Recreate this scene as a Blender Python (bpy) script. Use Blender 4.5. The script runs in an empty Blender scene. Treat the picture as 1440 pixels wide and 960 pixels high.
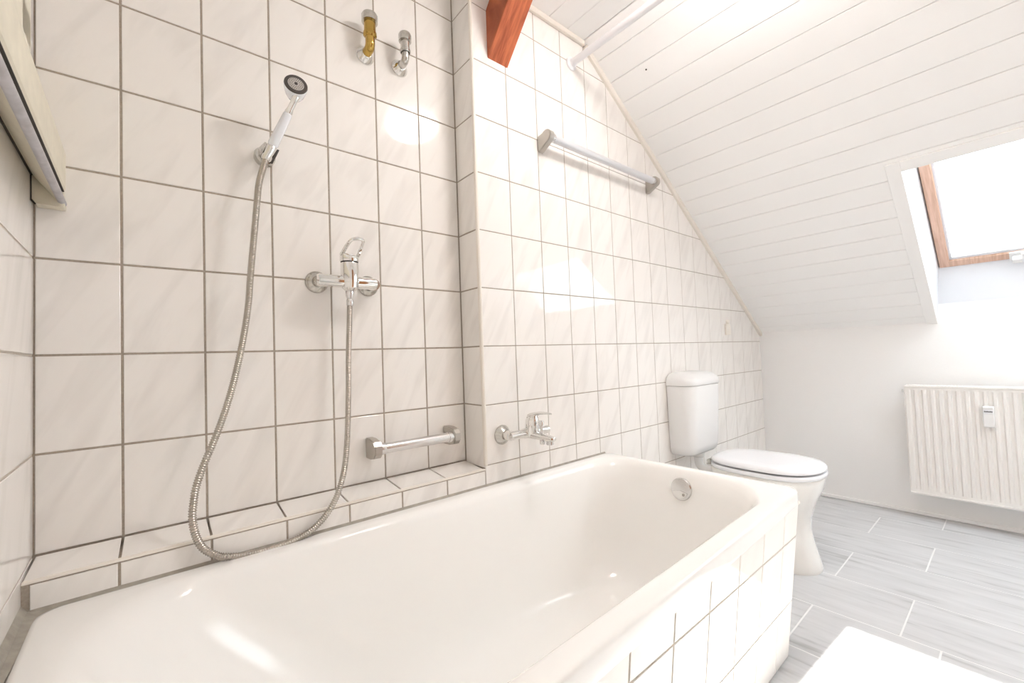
import bpy, bmesh, math, random
from mathutils import Vector, Matrix
random.seed(7)
SC = bpy.context.scene
COL = SC.collection
Z0 = 0.595                       # height of the ledge behind the bath above the floor
PI = math.pi

# ------------------------------------------------------------------ camera
cam_d = bpy.data.cameras.new('camera'); cam = bpy.data.objects.new('camera', cam_d); COL.objects.link(cam)
cam_d.sensor_width = 36.0; cam_d.lens = 593.8565 / 1440 * 36.0; cam_d.clip_start = 0.02
YAW, PIT, ROL = 0.6945, 0.0341, -0.0372
_f = Vector((math.sin(YAW)*math.cos(PIT), math.cos(YAW)*math.cos(PIT), math.sin(PIT)))
_r = Vector((math.cos(YAW), -math.sin(YAW), 0)); _u = _r.cross(_f)
_r2 = _r*math.cos(ROL) + _u*math.sin(ROL); _u2 = -_r*math.sin(ROL) + _u*math.cos(ROL)
_m = Matrix((_r2, _u2, -_f)).transposed().to_4x4(); _m.translation = (0.1985, -1.2772, 0.3634 + Z0)
cam.matrix_world = _m
SC.camera = cam
# ------------------------------------------------------------------ sky, sun, exposure
world = bpy.data.worlds.new('world'); SC.world = world; world.use_nodes = True
bgn = world.node_tree.nodes['Background']; bgn.inputs[0].default_value = (0.89, 0.945, 1.0, 1); bgn.inputs[1].default_value = 7.4
sun_d = bpy.data.lights.new('sun', 'SUN'); sun_d.energy = 16.0; sun_d.angle = 0.0093; sun_d.color = (1.0, 0.97, 0.93)
sun = bpy.data.objects.new('sun', sun_d); COL.objects.link(sun); sun.location = (6, -1.5, 5)
sun.rotation_euler = Vector((0.98, -0.155, 1.0)).to_track_quat('Z', 'Y').to_euler()
LAMP_STRENGTH = 37.0
LAMP_COLOR = (1.0, 0.955, 0.93)
vs = SC.view_settings; vs.view_transform = 'Standard'; vs.look = 'None'; vs.gamma = 1.0; vs.use_curve_mapping = False
vs.exposure = 0.42
SC.cycles.diffuse_bounces = 8; SC.cycles.max_bounces = 16; SC.cycles.transparent_max_bounces = 12

# ------------------------------------------------------------------ materials
def new_mat(name):
    m = bpy.data.materials.new(name); m.use_nodes = True
    nt = m.node_tree; b = nt.nodes['Principled BSDF']
    return m, nt, b
def simple(name, col, rough=.5, metal=0.0, bump=0.0, bscale=60.0, var=0.0, coat=0.0, spec=0.5, stretch=(1, 1, 1)):
    m, nt, b = new_mat(name)
    b.inputs['Base Color'].default_value = (*col, 1); b.inputs['Roughness'].default_value = rough; b.inputs['Metallic'].default_value = metal
    b.inputs['Coat Weight'].default_value = coat; b.inputs['Specular IOR Level'].default_value = spec
    tc = nt.nodes.new('ShaderNodeTexCoord'); mp = nt.nodes.new('ShaderNodeMapping'); mp.inputs['Scale'].default_value = stretch
    nt.links.new(tc.outputs['Object'], mp.inputs['Vector'])
    n = nt.nodes.new('ShaderNodeTexNoise'); n.inputs['Scale'].default_value = bscale; n.inputs['Detail'].default_value = 4
    nt.links.new(mp.outputs['Vector'], n.inputs['Vector'])
    if bump:
        bp = nt.nodes.new('ShaderNodeBump'); bp.inputs['Strength'].default_value = bump; bp.inputs['Distance'].default_value = .003
        nt.links.new(n.outputs['Fac'], bp.inputs['Height']); nt.links.new(bp.outputs['Normal'], b.inputs['Normal'])
    if var:
        r = nt.nodes.new('ShaderNodeValToRGB')
        r.color_ramp.elements[0].position = .3; r.color_ramp.elements[1].position = .7
        r.color_ramp.elements[0].color = (*[c*(1-var) for c in col], 1); r.color_ramp.elements[1].color = (*[min(1, c*(1+var*.4)) for c in col], 1)
        nt.links.new(n.outputs['Fac'], r.inputs['Fac']); nt.links.new(r.outputs['Color'], b.inputs['Base Color'])
    return m
def tile_mat(name, base, vein, rough=.05, strength=.52):
    """cream ceramic with soft diagonal veins, different on every tile"""
    m, nt, b = new_mat(name); N = nt.nodes.new; L = nt.links.new
    tc = N('ShaderNodeTexCoord'); oi = N('ShaderNodeObjectInfo')
    mul = N('ShaderNodeMath'); mul.operation = 'MULTIPLY'; mul.inputs[1].default_value = 37.0; L(oi.outputs['Random'], mul.inputs[0])
    cmb = N('ShaderNodeCombineXYZ'); L(mul.outputs[0], cmb.inputs[0]); L(mul.outputs[0], cmb.inputs[2])
    mp0 = N('ShaderNodeMapping'); mp0.inputs['Rotation'].default_value = (0, math.radians(64), 0); L(tc.outputs['Object'], mp0.inputs['Vector'])
    mp = N('ShaderNodeMapping'); mp.inputs['Scale'].default_value = (2.8, 1, 16); L(mp0.outputs['Vector'], mp.inputs['Vector'])
    ad = N('ShaderNodeVectorMath'); ad.operation = 'ADD'; L(mp.outputs['Vector'], ad.inputs[0]); L(cmb.outputs[0], ad.inputs[1])
    n1 = N('ShaderNodeTexNoise'); n1.inputs['Scale'].default_value = 1.25; n1.inputs['Detail'].default_value = 3; n1.inputs['Distortion'].default_value = .5
    L(ad.outputs[0], n1.inputs['Vector'])
    r = N('ShaderNodeValToRGB'); e = r.color_ramp.elements
    e[0].position = .26; e[0].color = (1, 1, 1, 1); e[1].position = .52; e[1].color = (0, 0, 0, 1); L(n1.outputs['Fac'], r.inputs['Fac'])
    mx = N('ShaderNodeMix'); mx.data_type = 'RGBA'; mx.inputs['A'].default_value = (*base, 1); mx.inputs['B'].default_value = (*vein, 1)
    sc = N('ShaderNodeMath'); sc.operation = 'MULTIPLY'; sc.inputs[1].default_value = strength; L(r.outputs['Color'], sc.inputs[0])
    L(sc.outputs[0], mx.inputs['Factor']); L(mx.outputs['Result'], b.inputs['Base Color'])
    b.inputs['Roughness'].default_value = rough; b.inputs['Specular IOR Level'].default_value = .36
    n2 = N('ShaderNodeTexNoise'); n2.inputs['Scale'].default_value = 9.0; L(tc.outputs['Object'], n2.inputs['Vector'])
    bp = N('ShaderNodeBump'); bp.inputs['Strength'].default_value = .05; bp.inputs['Distance'].default_value = .004
    L(n2.outputs['Fac'], bp.inputs['Height']); L(bp.outputs['Normal'], b.inputs['Normal'])
    return m
def wood_mat(name, dark, light, rough, stretch, scale=8.0):
    m, nt, b = new_mat(name); N = nt.nodes.new; L = nt.links.new
    tc = N('ShaderNodeTexCoord'); mp = N('ShaderNodeMapping'); mp.inputs['Scale'].default_value = stretch; L(tc.outputs['Object'], mp.inputs['Vector'])
    n = N('ShaderNodeTexNoise'); n.inputs['Scale'].default_value = scale; n.inputs['Detail'].default_value = 6; n.inputs['Distortion'].default_value = .6
    L(mp.outputs['Vector'], n.inputs['Vector'])
    r = N('ShaderNodeValToRGB'); e = r.color_ramp.elements
    e[0].position = .35; e[0].color = (*dark, 1); e[1].position = .65; e[1].color = (*light, 1); L(n.outputs['Fac'], r.inputs['Fac'])
    L(r.outputs['Color'], b.inputs['Base Color']); b.inputs['Roughness'].default_value = rough
    bp = N('ShaderNodeBump'); bp.inputs['Strength'].default_value = .25; bp.inputs['Distance'].default_value = .002
    L(n.outputs['Fac'], bp.inputs['Height']); L(bp.outputs['Normal'], b.inputs['Normal'])
    return m
def plank_mat(name):
    m, nt, b = new_mat(name); N = nt.nodes.new; L = nt.links.new
    tc = N('ShaderNodeTexCoord'); oi = N('ShaderNodeObjectInfo')
    mul = N('ShaderNodeMath'); mul.operation = 'MULTIPLY'; mul.inputs[1].default_value = 51.0; L(oi.outputs['Random'], mul.inputs[0])
    cmb = N('ShaderNodeCombineXYZ'); L(mul.outputs[0], cmb.inputs[0]); L(mul.outputs[0], cmb.inputs[1])
    mp = N('ShaderNodeMapping'); mp.inputs['Scale'].default_value = (22, 1, 2.6); L(tc.outputs['Object'], mp.inputs['Vector'])
    ad = N('ShaderNodeVectorMath'); ad.operation = 'ADD'; L(mp.outputs['Vector'], ad.inputs[0]); L(cmb.outputs[0], ad.inputs[1])
    n = N('ShaderNodeTexNoise'); n.inputs['Scale'].default_value = 1.6; n.inputs['Detail'].default_value = 5; n.inputs['Distortion'].default_value = .4
    L(ad.outputs[0], n.inputs['Vector'])
    r = N('ShaderNodeValToRGB'); e = r.color_ramp.elements
    e[0].position = .27; e[0].color = (.38, .375, .375, 1); e[1].position = .72; e[1].color = (.60, .595, .60, 1)
    k = e.new(.42); k.color = (.53, .525, .53, 1)
    L(n.outputs['Fac'], r.inputs['Fac']); L(r.outputs['Color'], b.inputs['Base Color']); b.inputs['Roughness'].default_value = .38
    return m
def emit_mat(name, col, strength):
    m, nt, b = new_mat(name)
    b.inputs['Base Color'].default_value = (.9, .88, .84, 1); b.inputs['Emission Color'].default_value = (*col, 1); b.inputs['Emission Strength'].default_value = strength
    b.inputs['Roughness'].default_value = .3
    return m
def glass_mat(name):
    m = bpy.data.materials.new(name); m.use_nodes = True; nt = m.node_tree; nt.nodes.clear(); N = nt.nodes.new
    out = N('ShaderNodeOutputMaterial'); mix = N('ShaderNodeMixShader'); tr = N('ShaderNodeBsdfTransparent'); gl = N('ShaderNodeBsdfGlossy')
    gl.inputs['Roughness'].default_value = .02; tr.inputs[0].default_value = (.95, .97, .97, 1)
    fw = N('ShaderNodeLayerWeight'); fw.inputs[0].default_value = .5; pw = N('ShaderNodeMath'); pw.operation = 'POWER'; pw.inputs[1].default_value = 5
    lw = N('ShaderNodeMath'); lw.operation = 'MULTIPLY_ADD'; lw.inputs[1].default_value = .9; lw.inputs[2].default_value = .04
    nt.links.new(fw.outputs['Facing'], pw.inputs[0]); nt.links.new(pw.outputs[0], lw.inputs[0])
    nt.links.new(lw.outputs[0], mix.inputs[0]); nt.links.new(tr.outputs[0], mix.inputs[1]); nt.links.new(gl.outputs[0], mix.inputs[2]); nt.links.new(mix.outputs[0], out.inputs[0])
    return m

M = {}
M['tile'] = tile_mat('cream_tile', (.87, .838, .803), (.70, .665, .63))
M['apron_tile'] = tile_mat('white_tile', (.85, .82, .78), (.76, .73, .69), strength=.3)
M['grout'] = simple('grey_grout', (.40, .345, .285), .9, bump=.3, bscale=200, var=.15)
M['grout_light'] = simple('light_grout', (.50, .45, .39), .9, bump=.3, bscale=200, var=.1)
M['floor_grout'] = simple('white_floor_grout', (.78, .77, .76), .9, bump=.3, bscale=200)
M['sealant'] = simple('grey_sealant', (.36, .33, .28), .6, bump=.2, bscale=50, var=.2)
M['plank'] = plank_mat('grey_wood_look_tile')
M['plaster'] = simple('white_plaster', (.88, .87, .86), .85, bump=.12, bscale=90)
M['board'] = simple('white_painted_board', (.90, .89, .88), .45, bump=.12, bscale=25, stretch=(1, .12, 1))
M['trim'] = simple('cream_plastic_trim', (.80, .75, .68), .4)
M['reveal'] = simple('white_lining_board', (.76, .775, .81), .4)
M['enamel'] = simple('cream_enamel', (.90, .885, .86), .10, spec=.36)
M['ceramic'] = simple('white_ceramic', (.85, .83, .795), .07, coat=.3)
M['plastic'] = simple('white_plastic', (.80, .79, .78), .25)
M['seat'] = simple('white_seat_plastic', (.84, .84, .86), .2)
M['cream'] = simple('cream_window_plastic', (.74, .69, .56), .4, bump=.05, bscale=30, var=.08)
M['alu'] = simple('dull_aluminium', (.55, .54, .56), .5, metal=.5, bump=.2, bscale=40, var=.2)
M['gasket'] = simple('black_gasket', (.03, .025, .02), .6)
M['chrome'] = simple('chrome', (.80, .79, .77), .07, metal=1)
M['worn_chrome'] = simple('worn_chrome', (.62, .60, .56), .22, metal=1, bump=.1, bscale=80, var=.2)
M['satin'] = simple('satin_chrome', (.72, .71, .70), .22, metal=1, bump=.05, bscale=90)
M['grey_cap'] = simple('grey_plastic_chrome', (.50, .47, .43), .3, metal=.85)
M['brass'] = simple('polished_brass', (.50, .33, .09), .16, metal=1)
M['hose'] = simple('metal_hose', (.47, .43, .385), .26, metal=1)
M['rail_steel'] = simple('pale_anodised_rail', (.72, .72, .74), .3, metal=.55)
M['clear'] = simple('clear_acrylic', (.82, .84, .88), .08, coat=.6)
M['dark'] = simple('dark_grey_rubber', (.07, .06, .055), .5)
M['face'] = simple('grey_spray_face', (.55, .52, .49), .35)
M['brown'] = wood_mat('red_brown_stained_wood', (.30, .065, .022), (.56, .15, .058), .5, (9, 1.2, 1.2))
M['pine'] = wood_mat('varnished_pine', (.58, .36, .26), (.72, .49, .38), .3, (1, 14, 1))
M['door'] = wood_mat('brown_door_wood', (.25, .10, .03), (.42, .19, .07), .35, (10, 10, 1))
M['radiator'] = simple('white_radiator_paint', (.83, .80, .765), .35)
M['white_rod'] = simple('white_rod', (.80, .80, .82), .35)
M['lamp'] = emit_mat('warm_lamp_opal', LAMP_COLOR, LAMP_STRENGTH)
M['glass'] = glass_mat('window_glass')
M['lead'] = simple('roof_sheet', (.25, .25, .26), .5, metal=.6)
M['ink'] = simple('dark_print', (.04, .035, .035), .5)

# ------------------------------------------------------------------ helpers
BASE = {}
def mesh_obj(name, bm, mat, parent=None, smooth=True, angle=35, base=(0, 0, 0)):
    """bm is in room coordinates (z = 0 at the ledge); the object's origin is at base or at its parent's base"""
    if parent is not None: base = BASE[parent.name]
    bm.normal_update()
    me = bpy.data.meshes.new(name); 
    bmesh.ops.translate(bm, verts=bm.verts, vec=-Vector(base)); bm.to_mesh(me); bm.free()
    if smooth:
        me.shade_smooth(); me.set_sharp_from_angle(angle=math.radians(angle))
    if mat: me.materials.append(mat)
    o = bpy.data.objects.new(name, me); COL.objects.link(o)
    if parent is not None: o.parent = parent
    else: o.location = Vector(base) + Vector((0, 0, Z0))
    BASE[o.name] = tuple(base)
    return o
def thing(name, label, cat, base, group=None, kind=None):
    o = bpy.data.objects.new(name, None); COL.objects.link(o); o.empty_display_size = .05
    o.location = Vector(base) + Vector((0, 0, Z0)); BASE[o.name] = tuple(base)
    return tag(o, label, cat, group, kind)
def tag(o, label, cat=None, group=None, kind=None):
    if label: o['label'] = label
    if cat: o['category'] = cat
    if group: o['group'] = group
    if kind: o['kind'] = kind
    return o
def struct(name, bm, mat, label, cat, **k):
    return tag(mesh_obj(name, bm, mat, **k), label, cat, kind='structure')
def B(): return bmesh.new()
def box(bm, lo, hi, bev=0.0, seg=2):
    r = bmesh.ops.create_cube(bm, size=1.0); vs_ = r['verts']
    for v in vs_: v.co = Vector([lo[i] + (hi[i]-lo[i])*(v.co[i]+.5) for i in range(3)])
    if bev:
        ed = list({e for v in vs_ for e in v.link_edges})
        bmesh.ops.bevel(bm, geom=ed, offset=bev, segments=seg, profile=.5, affect='EDGES')
    return bm
def frame(axis):
    a = Vector(axis).normalized(); t = Vector((0, 0, 1)) if abs(a.z) < .9 else Vector((1, 0, 0))
    x = a.cross(t).normalized(); return a, x, a.cross(x).normalized()
def loft(bm, loops, cap0=True, cap1=True, close=True):
    rows = [[bm.verts.new(p) for p in lp] for lp in loops]
    for a, b in zip(rows, rows[1:]):
        n = len(a)
        for i in range(n if close else n-1):
            j = (i+1) % n; bm.faces.new((a[i], a[j], b[j], b[i]))
    if cap0: bm.faces.new(rows[0][::-1])
    if cap1: bm.faces.new(rows[-1])
    bmesh.ops.recalc_face_normals(bm, faces=bm.faces)
    return bm
def lathe(bm, prof, origin, axis, seg=32, cap0=True, cap1=True):
    a, x, y = frame(axis); o = Vector(origin)
    loops = [[o + a*h + (x*math.cos(2*PI*i/seg) + y*math.sin(2*PI*i/seg))*max(r, 1e-4) for i in range(seg)] for r, h in prof]
    return loft(bm, loops, cap0, cap1)
def tube(bm, pts, r, seg=12, cap=True, rfun=None):
    pts = [Vector(p) for p in pts]; n = len(pts); loops = []; prev = None
    for i, p in enumerate(pts):
        d = (pts[min(i+1, n-1)] - pts[max(i-1, 0)]).normalized()
        if prev is None: _, x, _y = frame(d)
        else: x = (prev - d*prev.dot(d)).normalized()
        y = d.cross(x); prev = x; rr = rfun(i) if rfun else r
        loops.append([p + (x*math.cos(2*PI*k/seg) + y*math.sin(2*PI*k/seg))*rr for k in range(seg)])
    return loft(bm, loops, cap, cap)
def spline(pts, step):
    """Catmull-Rom through pts, resampled evenly"""
    P = [Vector(p) for p in pts]; P = [P[0]*2-P[1]] + P + [P[-1]*2-P[-2]]; out = []
    for i in range(1, len(P)-2):
        for k in range(24):
            t = k/24; a, b, c, d = P[i-1:i+3]
            out.append(.5*((2*b) + (c-a)*t + (2*a-5*b+4*c-d)*t*t + (3*b-a-3*c+d)*t**3))
    out.append(P[-2]); res = [out[0]]; acc = 0
    for a, b in zip(out, out[1:]):
        L = (b-a).length; 
        while acc + L >= step:
            f = (step-acc)/L; a = a + (b-a)*f; res.append(a.copy()); L = (b-a).length; acc = 0
        acc += L
    res.append(out[-1]); return res
def prism(bm, poly, u, v, w, o=(0, 0, 0), d0=0.0, d1=1.0):
    """poly (a,b) in axes u,v extruded along w from d0 to d1"""
    o, u, v, w = Vector(o), Vector(u), Vector(v), Vector(w)
    l0 = [o + u*a + v*b + w*d0 for a, b in poly]; l1 = [o + u*a + v*b + w*d1 for a, b in poly]
    return loft(bm, [l0, l1])
def arc(cx, cy, r, a0, a1, n):
    return [(cx + r*math.cos(math.radians(a0+(a1-a0)*i/n)), cy + r*math.sin(math.radians(a0+(a1-a0)*i/n))) for i in range(n+1)]
def rrect(x0, x1, y0, y1, r, n=10):
    if not isinstance(r, (list, tuple)): r = [r]*4          # corners: x1y1, x0y1, x0y0, x1y0
    return (arc(x1-r[0], y1-r[0], r[0], 0, 90, n) + arc(x0+r[1], y1-r[1], r[1], 90, 180, n)
            + arc(x0+r[2], y0+r[2], r[2], 180, 270, n) + arc(x1-r[3], y0+r[3], r[3], 270, 360, n))

# ------------------------------------------------------------------ tiles: pieces set on a wall, floor or panel
def clip(poly, a, b, c):
    """keep the part of the convex polygon where a*u + b*v <= c"""
    out = []
    for i, p in enumerate(poly):
        q = poly[(i+1) % len(poly)]; dp = a*p[0]+b*p[1]-c; dq = a*q[0]+b*q[1]-c
        if dp <= 0: out.append(p)
        if dp*dq < 0:
            t = dp/(dp-dq); out.append((p[0]+(q[0]-p[0])*t, p[1]+(q[1]-p[1])*t))
    return out
def inset(poly, d):
    n = len(poly); out = []
    for i in range(n):
        p0, p1, p2 = Vector(poly[i-1]), Vector(poly[i]), Vector(poly[(i+1) % n])
        d1 = (p1-p0).normalized(); d2 = (p2-p1).normalized()
        n1 = Vector((-d1.y, d1.x)); n2 = Vector((-d2.y, d2.x)); k = 1 + n1.dot(n2)
        if k < .04: return None
        out.append(p1 + (n1+n2)*(d/k))
    return [(p.x, p.y) for p in out]
def area(p): return .5*sum(p[i-1][0]*p[i][1]-p[i][0]*p[i-1][1] for i in range(len(p)))
def clean(p):
    out = []
    for q in p:
        if not out or (Vector(q)-Vector(out[-1])).length > .003: out.append(q)
    if len(out) > 1 and (Vector(out[0])-Vector(out[-1])).length < .003: out.pop()
    return out
_tile_cache = {}
def tile_mesh(name, poly, joint, thick, bev, mat, key=None):
    """poly centred on its own origin, local frame: x along, z up, front towards -y"""
    if key and key in _tile_cache: return _tile_cache[key]
    a = inset(poly, joint/2); f = inset(poly, joint/2+bev) if a else None
    if not f or area(f) <= 4e-6: return None
    bm = B(); back = [bm.verts.new((x, thick, z)) for x, z in a]; mid = [bm.verts.new((x, bev*.7, z)) for x, z in a]; fr = [bm.verts.new((x, 0, z)) for x, z in f]
    n = len(a)
    for i in range(n):
        j = (i+1) % n
        bm.faces.new((back[i], back[j], mid[j], mid[i])); bm.faces.new((mid[i], mid[j], fr[j], fr[i]))
    bm.faces.new(fr)
    bmesh.ops.recalc_face_normals(bm, faces=bm.faces)
    bm.normal_update()
    if bm.faces[-1].normal.y > 0: bmesh.ops.reverse_faces(bm, faces=bm.faces)
    me = bpy.data.meshes.new(name); bm.to_mesh(me); bm.free(); me.materials.append(mat)
    if key: _tile_cache[key] = me
    return me
def lay(parent, origin, U, V, cells, mat, name='tile', joint=.0046, thick=.005, bev=.0012, clips=(), wob=.0010, proud=0.0):
    """cells: list of (u0,u1,v0,v1); the tile fronts lie in the plane origin + u*U + v*V"""
    U, V = Vector(U).normalized(), Vector(V).normalized(); Y = V.cross(U); pb = Vector(BASE[parent.name])
    for (u0, u1, v0, v1) in cells:
        p = [(u0, v0), (u1, v0), (u1, v1), (u0, v1)]; cut = False
        for (a, b, c) in clips:
            q = clip(p, a, b, c)
            if len(q) != len(p) or any((Vector(s)-Vector(t)).length > 1e-6 for s, t in zip(q, p)): cut = True
            p = q
            if len(p) < 3: break
        if len(p) < 3: continue
        p = clean(p)
        if len(p) < 3 or area(p) < 5e-5: continue
        cu = .5*(min(q[0] for q in p)+max(q[0] for q in p)); cv = .5*(min(q[1] for q in p)+max(q[1] for q in p))
        key = None if cut else (round(u1-u0, 4), round(v1-v0, 4), joint, thick, mat.name)
        me = tile_mesh(name, [(a-cu, b-cv) for a, b in p], joint, thick, bev, mat, key)
        if me is None: continue
        o = bpy.data.objects.new(name, me); COL.objects.link(o); o.parent = parent
        R = Matrix((U, Y, V)).transposed()
        # small individual tilt, as hand-set tiles have
        R = R @ Matrix.Rotation(random.uniform(-wob, wob), 3, 'X') @ Matrix.Rotation(random.uniform(-wob, wob), 3, 'Z')
        mw = R.to_4x4(); mw.translation = Vector(origin) + U*cu + V*cv - Y*proud - pb
        o.matrix_local = mw
def grid(us, vs_): return [(a, b, c, d) for c, d in zip(vs_, vs_[1:]) for a, b in zip(us, us[1:])]
def frange(a, b, s):
    out = []; 
    while a < b-1e-6: out.append(a); a += s
    return out + [b]

# ------------------------------------------------------------------ room dimensions (x along the back wall, y into the room is negative)
YB, XE, XR, YF = -.1164, 1.030, 3.4235, -2.45
FL, CE = -Z0, 1.725
TS = .704; CF = 1/math.sqrt(1+TS*TS); SF = TS*CF          # roof slope
SX, SZ = 3.43, .455
def SL(s, y, d=0.0): return Vector((SX - s*CF + d*SF, y, SZ + s*SF + d*CF))   # s up the slope, d outwards
S_TOP = (CE-SZ)/SF
W = .15; H = .20; U0 = .1326
LTH = math.radians(1.6); LU = Vector((-math.sin(LTH), math.cos(LTH), 0)); LN = Vector((math.cos(LTH), math.sin(LTH), 0))
def LW(u, c, z): return LU*u + LN*c + Vector((0, 0, z))   # point on the left wall: u<0 away from the corner, c out from the wall

# ---- walls
G = .0016     # grout sits this far behind the tile fronts
bm = B(); box(bm, (-.12, G, FL-.1), (XE+.2, .12, CE+.1))
wall_back = struct('wall_back', bm, M['grout'], 'cream tiled back wall with brown-grey joints behind the shower', 'wall')
ucols = [0.0] + [U0+W*k for k in range(6)] + [XE]
vrows = [0, .2, .4, .6, .8, 1.0, 1.2, 1.4, 1.6, CE]
lay(wall_back, (0, 0, 0), (1, 0, 0), (0, 0, 1), grid(ucols, vrows), M['tile'])

bm = B(); box(bm, (XE+G, YB+G, FL-.1), (XR+.1, G+.05, CE+.1))
wall_chase = struct('wall_chase', bm, M['grout'], 'cream tiled boxed-out wall with sloping top, behind the bath tap and toilet', 'wall')
bcols = [XE] + [XE+.1525+W*k for k in range(0, 15)] + [XR]
brow_hi = vrows
brow_lo = [FL, -.4, -.2, 0]
slope_clip = (TS, 1.0, SZ + SX*TS - .006)                  # u*TS + v <= ...
lay(wall_chase, (0, YB, 0), (1, 0, 0), (0, 0, 1), grid(bcols, brow_hi), M['tile'], joint=.0032, clips=[slope_clip, (0, 1, CE)])
lay(wall_chase, (0, YB, 0), (1, 0, 0), (0, 0, 1), [c for c in grid(bcols, brow_lo) if c[1] > 1.62 or c[3] > -.01], M['tile'], joint=.0032, clips=[])
# side of the boxed-out wall, facing the shower corner
lay(wall_chase, (XE, 0, 0), (0, -1, 0), (0, 0, 1), grid([0, -YB], [-.010]+vrows[1:]), M['tile'])
# corner bead on its edge
bm = B(); prism(bm, arc(0, 0, .007, 0, 360, 15)[:-1], (1, 0, 0), (0, 1, 0), (0, 0, 1), (XE+.005, YB+.005, 0), .0, CE)
mesh_obj('corner_bead', bm, M['trim'], wall_chase)

bm = B()
prism(bm, [(-G, FL-.1), (-.12, FL-.1), (-.12, CE+.1), (-G, CE+.1)], LN, (0, 0, 1), LU, (0, 0, 0), -2.6, .06)
wall_left = struct('wall_left', bm, M['grout_light'], 'pale tiled left wall below the window, with grey joints', 'wall')
lay(wall_left, (0, 0, 0), LU, (0, 0, 1), grid([-2.4, -2.1, -1.8, -1.5, -1.2, -.9, -.6, -.3, 0], [FL, -.4, -.2, 0, .2, .4, .6, .8, 1.0, 1.2, 1.4, 1.6, CE]), M['tile'], wob=.0015)

bm = B(); box(bm, (XR, YF-.1, FL-.1), (XR+.1, .05, .50)); 
wall_right = struct('wall_right', bm, M['plaster'], 'low white plastered wall under the roof slope, carrying the radiator', 'wall')
bm = B(); box(bm, (-.3, YF-.1, FL-.1), (XR+.1, YF, CE+.1))
wall_front = struct('wall_front', bm, M['plaster'], 'plain white wall on the room side, facing the bath', 'wall')

# ---- floor of wood-look tiles
bm = B(); box(bm, (-.2, YF-.1, FL-.1), (XR+.1, .05, FL-.001))
floor = struct('floor', bm, M['floor_grout'], 'pale grey wood-look plank tile floor with white joints', 'floor')
xl = [0, .27, .565, .86, 1.155, 1.45, 1.745, 2.045, 2.34, 2.637, 2.94, 3.226, XR]
cells = []
for i, (a, b) in enumerate(zip(xl, xl[1:])):
    off = -.74 if i % 2 == 0 else -.98
    js = [-.1164] + [off - .6*k + .6 for k in range(0, 4) if YF < off-.6*k+.6 < -.15] + [YF]
    if i == 6: js = [-.1164, -.74, -1.075, -1.675, YF]
    for t, s in zip(js, js[1:]): cells.append((a, b, s, t))
lay(floor, (0, 0, FL), (1, 0, 0), (0, 1, 0), cells, M['plank'], name='floor_tile', joint=.005, wob=.0008, thick=.004)

# ---- flat ceiling and sloping ceiling, both clad in boards
OP0, OP1, OPS = -1.0, -2.24, 1.064                    # roof window opening: left y, right y (out of view, widened for more daylight), top s
bm = B(); box(bm, (-.3, YF-.1, CE+.012), (SX-S_TOP*CF+.05, .12, CE+.14))
ceiling = struct('ceiling', bm, M['board'], 'flat part of the white boarded ceiling, above the bath', 'ceiling')
bm = B()
def slab(s0, s1, y0, y1, d0=.012, d1=.2):
    loft(bm, [[SL(s0, y0, d0), SL(s1, y0, d0), SL(s1, y0, d1), SL(s0, y0, d1)], [SL(s0, y1, d0), SL(s1, y1, d0), SL(s1, y1, d1), SL(s0, y1, d1)]])
slab(-.1, S_TOP+.12, OP0+.0, .06); slab(-.1, S_TOP+.12, YF-.1, OP1); slab(OPS, S_TOP+.12, OP1, OP0)
ceiling_slope = struct('ceiling_slope', bm, M['board'], 'sloping white boarded ceiling under the roof, holding the roof window', 'ceiling')
BOARD = .107
def board(parent, a0, a1, y0, y1, pt):
    """one profiled board; pt(a, y, d) gives room coordinates"""
    g = .0005; c = .0024; t = .011
    prof = [(a0+g, t), (a0+g, c), (a0+g+c, 0), (a1-g-c, 0), (a1-g, c), (a1-g, t)]
    b = B(); loft(b, [[pt(a, y0, d) for a, d in prof], [pt(a, y1, d) for a, d in prof]])
    mesh_obj('board', b, M['board'], parent, smooth=False)
s = S_TOP
while s > .001:
    s2 = max(s-BOARD, 0.0)
    if s2 < .03: s2 = 0.0
    if s2 >= OPS: board(ceiling_slope, s2, s, YF, YB, SL)
    else:
        board(ceiling_slope, s2, s, OP0, YB, SL); board(ceiling_slope, s2, s, YF, OP1, SL)
        if s > OPS+.02: board(ceiling_slope, OPS, s, OP1, OP0, SL)
    s = s2
x = SX-S_TOP*CF
while x > -.05:
    board(ceiling, x-BOARD, x, YF, YB if x > XE+.05 else 0.0, lambda a, y, d: Vector((a, y, CE+d))); x -= BOARD
# cover strips where boards meet the tiled walls
bm = B(); loft(bm, [[SL(s_, YB, -.0), SL(s_, YB-.016, -.0), SL(s_, YB-.016, -.018), SL(s_, YB-.012, -.022), SL(s_, YB, -.022)] for s_ in (.0, S_TOP-.02)])
struct('trim_1', bm, M['trim'], 'narrow white cover strip along the sloping top of the tiles', 'trim', smooth=False)
bm = B(); box(bm, (XE-.3, YB-.016, CE-.022), (SX-S_TOP*CF+.005, YB, CE), .003, 1)
struct('trim_2', bm, M['trim'], 'short white cover strip between the flat ceiling and the tiles', 'trim', smooth=False)
bm = B(); box(bm, (XR-.012, YF, FL), (XR, YB, FL+.022), .004, 1)
struct('baseboard_right', bm, M['plaster'], 'thin white strip along the foot of the low wall', 'baseboard', smooth=False)
# nail head in the slope
sc_p = SL(1.96, -.30, 0)
bm = B(); lathe(bm, [(.0, -.002), (.0035, -.0015), (.004, .001)], sc_p, (SF, 0, CF), 10); mesh_obj('nail', bm, M['dark'], ceiling_slope)

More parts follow.
